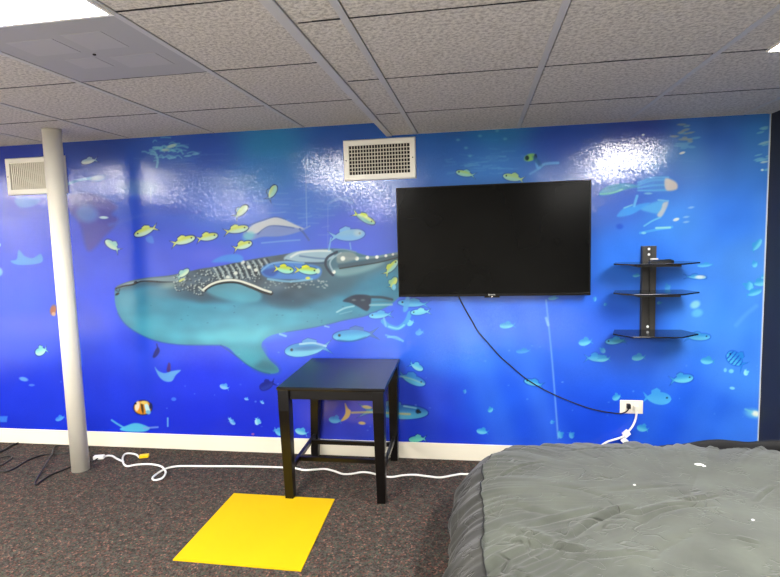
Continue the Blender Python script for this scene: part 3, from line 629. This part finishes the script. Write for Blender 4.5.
for k, (wd, hi_) in enumerate(((.006, .008), (.005, .0075), (.006, .0075), (.005, .0075), (.006, .0075), (.006, .008))):
    box(bm, xs, xs+.0016, yf-.0008, yf+.001, z0+.0045, z0+.0045+hi_); box(bm, xs+.0016, xs+wd-.001, yf-.0008, yf+.001, z0+.0045+hi_-.002-(.002 if k % 2 else 0), z0+.0045+hi_-(.002 if k % 2 else 0))
    if k in (0, 5): box(bm, xs+.0016, xs+wd-.001, yf-.0008, yf+.001, z0+.0045, z0+.0060)
    xs += .0069
obj('logo', bm, M['logo'], a)
bm = bmesh.new(); box(bm, cxm-.003, cxm+.005, yf-.0008, yf+.002, z0-.004, z0+.000); box(bm, cxm-.003, cxm, yf-.0008, yf+.002, z0-.008, z0-.004); obj('indicator_light', bm, M['steel'], a)
bm = bmesh.new(); box(bm, (x0+x1)/2-.22, (x0+x1)/2+.22, -.012, -.0045, 1.28, 1.52)
for s in (-.16, .16): box(bm, (x0+x1)/2+s-.02, (x0+x1)/2+s+.02, -.036, -.012, 1.22, 1.6)
obj('wall_bracket', bm, M['bracket'], a)

# ------------------------------------------------------------------ cord from the screen to the outlet
def wallpts(px, y): return [tuple(on(1, y, *q)) for q in px]
pts = [(on(1, -.03, 455, 286)[0], -.03, z0+.06)]+wallpts([(459,297),(465,309),(472,321),(478,331.5),(488,343),(500,356.5),(512,367),(525,378),(540,387.5),(556,395.5),(573,402.5),(590,408.5),(606,412),(619,413.5)], -.0085)
pts += wallpts([(625,412.3),(628,410),(628.6,407.5)], -.022)
a = thing('power_cord', 'thin black power cord hanging from the television down to the wall outlet', 'cord', pts[0])
obj('cord', tube(bmesh.new(), pts, .0035, 8), M['black_cord'], a, smooth=True)
q = on(1, -.02, 628.6, 406)
obj('plug', B(q[0]-.0105, q[0]+.0105, -.034, -.0095, q[2]-.015, q[2]+.013), M['black_cord'], a, bevel=.003)

# ------------------------------------------------------------------ outlet
x0, x1, z0, z1 = .838, .970, .3335, .4165
a = thing('wall_outlet', 'cream double wall outlet plate above the bean bag with cords plugged in', 'outlet', ((x0+x1)/2, -.003, (z0+z1)/2))
obj('cover_plate', B(x0, x1, -.009, -.003, z0, z1), M['white_plastic'], a, bevel=.003)
for cx_ in (.886, .928):
    rec = obj('receptacle', prism(bmesh.new(), [(0, 0)]*0 or [(cx_-.018, -.0105), (cx_+.018, -.0105), (cx_+.018, -.008), (cx_-.018, -.008)], .352, .388), M['white_plastic'], a, bevel=.0015)
    bm = bmesh.new(); box(bm, cx_-.008, cx_-.005, -.0109, -.0100, .364, .376); box(bm, cx_+.004, cx_+.007, -.0109, -.0100, .364, .376)
    if cx_ > .9: box(bm, cx_+.010, cx_+.0155, -.0109, -.0100, .360, .372)
    obj('slot', bm, M['slot'], rec).matrix_parent_inverse = rec.matrix_world.inverted() @ Matrix.Translation(-Vector(a.location)) if False else Matrix.Translation(-Vector(a.location))
obj('screw', cyl(bmesh.new(), (.904, 0, .352), .003, -.0105, -.0085, 10, axis=1), M['steel'], a)

# ------------------------------------------------------------------ white extension cord: outlet, down behind the bean bag, along the floor
a = thing('extension_cord', 'long white extension cord running along the carpet past the table to the outlet', 'extension cord', (-1.2, -.22, 0))
R_ = .0062
fl = lambda q, z=.0064: tuple(on(2, z, *q))
up_ = wallpts([(636.5,410.5),(636.5,414),(635.6,419),(633.5,424.5),(630.5,429),(626.5,433)], -.03)
lo = wallpts([(623,436.5),(618,438.5),(611,440.5),(605,443)], -.045)
path = up_+lo+[(.66, -.06, .10), (.52, -.075, .012), (.30, -.12, .0064), (.06, -.19, .0064)]
path += [fl(q) for q in ((467,474.2),(461,474),(452,475.5),(440,477.5),(428,476.3),(415,474.8),(403,475.3),(392,477),(382,476),(371,473),(362,472.2),(352,473.8),(343,474),(334,471),(325,469),(315,469.6),(304,470),(293,468),(270,467),(240,466.3),(210,466.2),(190,466))]
Z = lambda X, Y, z=.0064: fl((85+X/7.8, 440+Y/7.8), z)
path += [Z(720,205),Z(640,220),Z(585,248),Z(540,280,.012),Z(526,302,.012),Z(550,313,.012),Z(600,298,.013),Z(628,262,.016),Z(622,232,.019),Z(585,202,.012),Z(500,188),Z(400,193),Z(330,204),Z(300,182),Z(294,140),Z(312,110),Z(350,104),Z(400,114),Z(420,133)]
obj('cord', tube(bmesh.new(), path, R_, 8, 5), M['white_cord'], a, smooth=True)
p0, p1 = np.array(Z(424,128,.010)), np.array(Z(498,120,.010))
yp = obj('yellow_plug', orbox(bmesh.new(), (p0+p1)/2, p1-p0, np.linalg.norm(p1-p0), .034, .019), M['yplug'], a, bevel=.003); yp['label'] = 'yellow plug with metal prongs'
for s in (-.006, .006):
    d = (p1-p0)/np.linalg.norm(p1-p0); sd = np.cross(d, (0, 0, 1))
    obj('prong', orbox(bmesh.new(), p1+d*.008+sd*s, d, .018, .0015, .006), M['brass'], yp).matrix_parent_inverse = Matrix.Translation(-Vector(a.location))
obj('branch_cord', tube(bmesh.new(), [Z(300,168,.008),Z(270,156,.007),Z(242,142,.0064),Z(215,126),Z(180,122),Z(150,130)], R_, 8), M['white_cord'], a, smooth=True)
q0, q1 = np.array(Z(150,131,.012)), np.array(Z(68,137,.012))
obj('socket_end', orbox(bmesh.new(), (q0+q1)/2, q1-q0, np.linalg.norm(q1-q0), .034, .024), M['white_cord'], a, bevel=.004)
pl = up_[0]
obj('wall_plug', B(pl[0]-.014, pl[0]+.014, -.04, -.0095, pl[2]-.004, pl[2]+.026), M['white_plastic'], a, bevel=.004)
c1 = on(1, -.035, 626.3, 433.6)
obj('cord_tap', orbox(bmesh.new(), c1, (.8, 0, .75), .040, .030, .036, (0, 1, 0)), M['white_cord'], a, bevel=.004)
c2 = on(1, -.04, 624.8, 441)
obj('second_tap', orbox(bmesh.new(), c2, (.7, 0, -.6), .040, .030, .026, (0, 1, 0)), M['white_cord'], a, bevel=.004)

# ------------------------------------------------------------------ black cables by the pole
fz = lambda q, z=.005: tuple(on(2, z, *q))
V6 = lambda X, Y, z=.005: fz((X/6.41, 420+Y/6.41), z)
o = obj('black_cable', tube(bmesh.new(), [V6(640,238,.012),V6(600,262),V6(560,270),V6(500,285),V6(440,306),V6(380,330),V6(320,355),V6(270,388),V6(240,410),V6(222,410),V6(240,372),V6(285,300,.012),V6(330,225,.016),V6(370,165),(-2.75,-.05,.005)], .0046), M['black_cord'], smooth=True)
tag(o, 'thin black cable bent in a sharp V on the carpet left of the pole', 'cable')
o = obj('black_cable', tube(bmesh.new(), [V6(470,205),V6(430,211),V6(350,217,.0065),V6(280,224),V6(225,240),V6(170,262),V6(110,300),V6(60,325),V6(15,330),V6(-40,318),V6(-160,330)], .0052), M['black_cord'], smooth=True)
tag(o, 'thicker black cable curving across the carpet from the pole to the left edge', 'cable')
o = obj('black_cable', tube(bmesh.new(), [V6(-60,330,.013),V6(-20,300,.014),V6(20,285,.005),V6(60,255),V6(80,238),V6(60,232),V6(0,243),V6(-60,262),V6(-160,270)], .0042), M['black_cord'], smooth=True)
tag(o, 'small loop of black cable at the left edge of the carpet', 'cable')
o = obj('black_cable', tube(bmesh.new(), [V6(118,148,.008),V6(80,160,.008),V6(40,183,.008),V6(0,205,.008),V6(-120,250,.008)], .008), M['black_cord'], smooth=True)
tag(o, 'thick black cable running from the baseboard to the left edge', 'cable')

# ------------------------------------------------------------------ shelf unit
cx_ = .982
a = thing('wall_shelf', 'black three tier glass wall shelf mounted right of the television', 'shelf', (cx_, -.003, .82))
bm = bmesh.new()
for s in (-1, 1):
    xa, xb = sorted((cx_+s*.006, cx_+s*.0385)); box(bm, xa, xb, -.038, -.003, .822, 1.345)
box(bm, cx_-.006, cx_+.006, -.030, -.003, .822, 1.345)
obj('column', bm, M['bracket'], a, bevel=.0015)
for zt in (1.251, 1.086, .851):
    hexa = [(cx_-.19, -.04), (cx_+.18, -.04), (cx_+.226, -.17), (cx_+.20, -.19), (cx_+.105, -.272), (cx_-.145, -.272), (cx_-.215, -.19), (cx_-.228, -.17)]
    sh = obj('shelf_board', prism(bmesh.new(), hexa, zt-.004, zt+.004), M['glass'], a, bevel=.001)
    if zt > .9:
        obj('shelf_arm', prism(bmesh.new(), [(cx_-.12, -.04), (cx_+.10, -.04), (cx_+.10, -.255), (cx_-.12, -.255)], zt-.014, zt-.004), M['bracket'], a)
    else:
        obj('shelf_arm', prism(bmesh.new(), [(cx_-.03, -.04), (cx_+.03, -.04), (cx_+.03, -.2), (cx_-.03, -.2)], zt-.012, zt-.004), M['bracket'], a)
for zz in (1.328, 1.296, .872):
    obj('screw', cyl(bmesh.new(), (cx_-.003, 0, zz), .0075, -.0395, -.030, 12, axis=1), M['steel'], a)
obj('cable_clip', B(cx_+.004, cx_+.045, -.048, -.034, 1.266, 1.274), M['steel'], a)
bm = bmesh.new()
rings = []
for t_, w_, h_ in ((0, .018, .008), (.15, .022, .013), (.5, .024, .015), (.85, .024, .017), (1, .019, .011)):
    x = .955+.125*t_; rings.append([(x, -.13+w_*a_, 1.255+h_*b_) for a_, b_ in ((-1, 0), (1, 0), (1, .7), (.6, 1), (-.6, 1), (-1, .7))])
loft(bm, rings)
o = obj('remote_control', bm, M['black'], smooth=False)
tag(o, 'small black remote lying on the top glass shelf', 'remote')

# ------------------------------------------------------------------ black table
a = thing('side_table', 'tall square black wooden table standing against the mural', 'table', (-.79, -.35, 0))
zt = .660
top = [(-1.072, -.700), (-.484, -.700), (-.504, -.012), (-1.090, -.012)]
def inset(P, d):
    c_ = np.mean(P, 0); return [tuple(c_+(np.array(p)-c_)*(1-d/np.linalg.norm(np.array(p)-c_))) for p in P]
bm = bmesh.new(); loft(bm, [[(x, y, zt-.018) for x, y in inset(top, .006)], [(x, y, zt-.012) for x, y in top], [(x, y, zt-.005) for x, y in top], [(x, y, zt) for x, y in inset(top, .006)]])
obj('tabletop', bm, M['tablewood'], a)
LG = {'fl': ((-1.038, -.664), (-1.054, -.607)), 'fr': ((-.522, -.664), (-.535, -.602)), 'bl': ((-1.056, -.055), (-1.086, -.036)), 'br': ((-.542, -.055), (-.552, -.040))}
for k, ((tx, ty), (bx_, by)) in LG.items():
    bm = bmesh.new(); ht, hb = .030, .0235
    r_ = lambda x, y, z, h: [(x-h, y-h, z), (x+h, y-h, z), (x+h, y+h, z), (x-h, y+h, z)]
    loft(bm, [r_(bx_, by, 0, hb), r_(tx, ty, zt-.13, ht), r_(tx, ty, zt-.018, ht)])
    obj('leg', bm, M['tablewood'], a, bevel=.002)
def bar(p, q, w, h): return orbox(bmesh.new(), (np.array(p)+np.array(q))/2, np.array(q)-np.array(p), np.linalg.norm(np.array(q)-np.array(p)), w, h)
za = zt-.018-.027
for p, q in (('fl', 'fr'), ('bl', 'br'), ('fl', 'bl'), ('fr', 'br')):
    (x0, y0), (x1, y1) = LG[p][0], LG[q][0]
    obj('apron', bar((x0, y0, za), (x1, y1, za), .02, .054), M['tablewood'], a)
def leg_at(k, z):
    (tx, ty), (bx_, by) = LG[k]; t_ = z/(zt-.13); return np.array((bx_+(tx-bx_)*t_, by+(ty-by)*t_, z))
sl = (leg_at('fl', .165), leg_at('bl', .150)); srr = (leg_at('fr', .165), leg_at('br', .150))
for s in (sl, srr): obj('side_stretcher', bar(s[0], s[1], .02, .026), M['tablewood'], a)
for t_ in (.31, .78):
    obj('cross_stretcher', bar(sl[0]*(1-t_)+sl[1]*t_, srr[0]*(1-t_)+srr[1]*t_, .02, .024), M['tablewood'], a)

# ------------------------------------------------------------------ yellow square on the carpet
Q = [(-1.391, -1.243), (-.778, -1.254), (-.800, -.606), (-1.397, -.600)]
o = obj('floor_tile', loft(bmesh.new(), [[(x, y, .0002) for x, y in Q], [(x, y, .006) for x, y in Q]]), M['yellow'], bevel=.0015)
tag(o, 'flat bright yellow square lying on the carpet in front of the table', 'floor tile')

# ------------------------------------------------------------------ bean bag
BX, BY = .79, -1.35
HXs, HYs = .785, .77                      # seam half sizes
ZS = .36
def rr(th, hx, hy, e=5.2):
    c_, s_ = math.cos(th), math.sin(th); k = (abs(c_/hx)**e+abs(s_/hy)**e)**(-1/e); return k*c_, k*s_
CRE = []                                   # drag folds in the cover, laid on its top
def crease(px, amp, w): CRE.append(([on(2, .40, *q)[:2] for q in px], amp, w))
for px, amp, w in (([(488,478),(503,473),(519,469),(545,466)], .010, .018), ([(486,497),(510,503),(530,512),(560,520)], .010, .028), ([(482,512),(503,524),(535,540),(563,554),(605,563)], .022, .026),
    ([(480,530),(510,540),(548,551),(590,558)], .020, .022), ([(480,545),(500,560),(520,577),(540,590)], .018, .022), ([(512,570),(540,562),(563,555)], .014, .016), ([(533,527),(558,523),(605,516)], .018, .022),
    ([(572,542),(590,530),(614,519),(637,515)], .024, .022), ([(614,519),(640,522),(665,516),(692,513)], .016, .020), ([(678,511),(700,507),(720,502)], .014, .018), ([(640,532),(660,522),(690,515),(720,514)], .012, .022),
    ([(735,548),(748,552),(760,555)], .012, .012), ([(757,508),(765,498),(775,492)], .014, .014), ([(600,500),(640,497),(690,492)], .006, .03), ([(640,577),(665,555),(700,540)], .010, .04), ([(560,577),(585,565),(630,562),(660,566)], .014, .02),
    ([(560,455),(600,452),(650,453)], .006, .02), ([(700,452),(740,448),(775,450)], .008, .02), ([(540,490),(580,497),(620,510)], .006, .03), ([(700,470),(690,500),(640,515)], .006, .04)):
    crease(px, amp, w)
CRE = [(P, amp*1.0, w*.62, min(p[0] for p in P)-.12, max(p[0] for p in P)+.12, min(p[1] for p in P)-.12, max(p[1] for p in P)+.12) for P, amp, w in CRE]
def fold(x, y):
    h = 0
    for P, amp, w, xa, xb_, ya, yb_ in CRE:
        if not (xa < x < xb_ and ya < y < yb_): continue
        best = 9; sg = 0; fade = 1; n_ = len(P)-1
        for k in range(n_):
            ax, ay = P[k]; bx_, by = P[k+1]; ex, ey = bx_-ax, by-ay; L2 = ex*ex+ey*ey
            t_ = ((x-ax)*ex+(y-ay)*ey)/L2; tc_ = min(1, max(0, t_)); d_ = math.hypot(x-ax-ex*tc_, y-ay-ey*tc_)
            if d_ < best:
                best = d_; sg = (ex*(y-ay)-ey*(x-ax))/math.sqrt(L2); fade = math.sin(math.pi*min(1, max(0, (k+tc_)/n_)))**.6
        if best < 4*w:
            q_ = sg/w if abs(sg) <= best+1e-9 else best/w
            h += amp*fade*(.55*math.exp(-(q_-1.3)**2*.7)-.8*math.exp(-abs(q_)*1.5)+.25*math.exp(-(q_+1.6)**2*.6))*math.exp(-max(0, best-abs(sg))/w)
    return h
NA, NR = 640, 170
def seam(th):
    x, y = rr(th, HXs, HYs); g = noise.noise((math.cos(th)*9, math.sin(th)*9, 1.7)); g2 = noise.noise((math.cos(th)*26, math.sin(th)*26, 4.2))
    k = 1+.016*g+.008*g2
    return BX+x*k, BY+y*k, ZS+.012*g+.006*g2-.05*max(0, math.sin(th))**2*max(0, -math.cos(th))
bm = bmesh.new(); prev = None
cv = bm.verts.new((BX, BY, .43)); ths = [2*math.pi*k/NA for k in range(NA)]; sm_ = [seam(t_) for t_ in ths]
gath = [.5-1.5*abs(noise.noise((math.cos(t_)*13, math.sin(t_)*13, 7.7)))-.9*abs(noise.noise((math.cos(t_)*29, math.sin(t_)*29, 2.3))) for t_ in ths]
for j in range(1, NR+1):
    s_ = j/NR; ring = []
    for k, t_ in enumerate(ths):
        x1, y1, z1 = sm_[k]; x, y = BX+(x1-BX)*s_, BY+(y1-BY)*s_
        dome = .43-(.43-z1)*(s_**6); edge = math.exp(-(1-s_)/.15)*(1-math.exp(-(1-s_)/.012))
        z = dome+.034*edge*gath[k]+fold(x, y)*(1-s_**14)+.014*noise.noise((x*2.3, y*2.3, 5))*(1-s_**6)+.004*noise.noise((x*8, y*8, 1))*(1-s_**8)
        ring.append(bm.verts.new((x, y, z)))
    for k in range(NA):
        k2 = (k+1) % NA
        if prev is None: bm.faces.new((cv, ring[k], ring[k2]))
        else: bm.faces.new((prev[k], ring[k], ring[k2], prev[k2]))
    prev = ring
bag = thing('bean_bag', 'very large grey bean bag lounger in the right foreground', 'bean bag', (BX, BY, 0))
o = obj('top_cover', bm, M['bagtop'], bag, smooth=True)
bm = bmesh.new(); rings = []
NS = 26
for j in range(NS+1):
    q_ = j/NS; ring = []
    for k, t_ in enumerate(ths):
        x1, y1, z1 = sm_[k]; z = z1*(1-q_)+.0*q_; bul = math.sin(math.pi*min(1, q_*.92))**.8
        out = .135*bul-.045*q_**4; wr = .020*noise.noise((math.cos(t_)*14, math.sin(t_)*14, q_*3))*math.sin(math.pi*q_)+.012*noise.noise((math.cos(t_)*30, math.sin(t_)*30, q_*4+9))*math.sin(math.pi*q_)
        nx_, ny_ = rr(t_, 1, 1, 5.2); L_ = math.hypot(nx_, ny_); c_, s_ = math.cos(t_), math.sin(t_)
        kx, ky = abs(c_/HXs)**4.2*np.sign(c_)/HXs, abs(s_/HYs)**4.2*np.sign(s_)/HYs; Lk = math.hypot(kx, ky)
        ring.append((min(x1+(out+wr)*kx/Lk, XR-.012), y1+(out+wr)*ky/Lk, max(z, 0)))
    rings.append(ring)
loft(bm, rings, cap=False)
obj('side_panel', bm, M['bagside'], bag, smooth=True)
bm = bmesh.new()
ring_path = [(x, y, z+.002) for x, y, z in sm_]
rings = []
for k in range(NA):
    p = np.array(ring_path[k]); t_ = np.array(ring_path[(k+1) % NA])-np.array(ring_path[k-1]); t_ /= np.linalg.norm(t_); sd = np.cross(t_, (0, 0, 1)); sd /= np.linalg.norm(sd); u_ = np.cross(sd, t_)
    rings.append([tuple(p+.0022*(math.cos(a_)*sd+math.sin(a_)*u_)) for a_ in (0, 1.047, 2.094, 3.142, 4.189, 5.236)])
rings.append(rings[0]); loft(bm, rings, cap=False)
obj('seam_piping', bm, M['bagseam'], bag, smooth=True)
# rumpled dark edge of the cover standing up behind the bag at the right
bm = bmesh.new(); rings = []
pp = smooth_path([tuple(on(1, -.50, *q)) for q in ((676,446),(690,443.5),(705,441),(720,440),(735,441.2),(750,442.5),(762,441.5),(775,440.5),(790,441.5))], 6)
for k, p in enumerate(pp):
    t_ = k/(len(pp)-1); h = .012+.016*math.sin(math.pi*min(1, t_*1.2+.02))+.004*noise.noise((k*.4, 0, 0)); p = np.array(p); p[0] = min(p[0], XR-.02)
    rings.append([tuple(p+np.array((0, d_, e_))) for d_, e_ in ((-.012, -.06), (-.008, -h*.3), (0, 0), (.02, -.004), (.03, -.03), (.03, -.08))])
loft(bm, rings)
obj('rear_flap', bm, M['bagseam'], bag, smooth=True)
def bag_z(x, y):
    bpy.context.view_layer.update(); ok, p, nn, ii = bpy.data.objects['top_cover'].ray_cast(Vector((x, y, 2))-Vector((0, 0, 0)), Vector((0, 0, -1)))
    return p.z if ok else .43
for (px, py, L_, W_, lab_) in ((699,464.5,.040,.016,'largest white paper scrap on the bean bag near its back edge'), (634.5,485,.012,.010,'tiny white speck in the middle of the bean bag top'), (753,520,.012,.009,'tiny white speck on the right side of the bean bag top'), (704,466,.016,.010,'small white bit just right of the largest scrap on the bean bag')):
    p = on(2, .425, px, py)
    for _ in range(3): z = bag_z(p[0], p[1]); p = on(2, z+.002, px, py)
    z = bag_z(p[0], p[1])
    P = [(p[0]+L_/2*math.cos(k*.785+.3)*(1 if k % 2 else .75), p[1]+W_/2*math.sin(k*.785+.3)*(1 if k % 3 else .7)) for k in range(8)]
    o = obj('paper_scrap', prism(bmesh.new(), P, z+.0005, z+.004), M['scrap']); tag(o, lab_, 'paper scrap', 'white scraps on the bean bag')
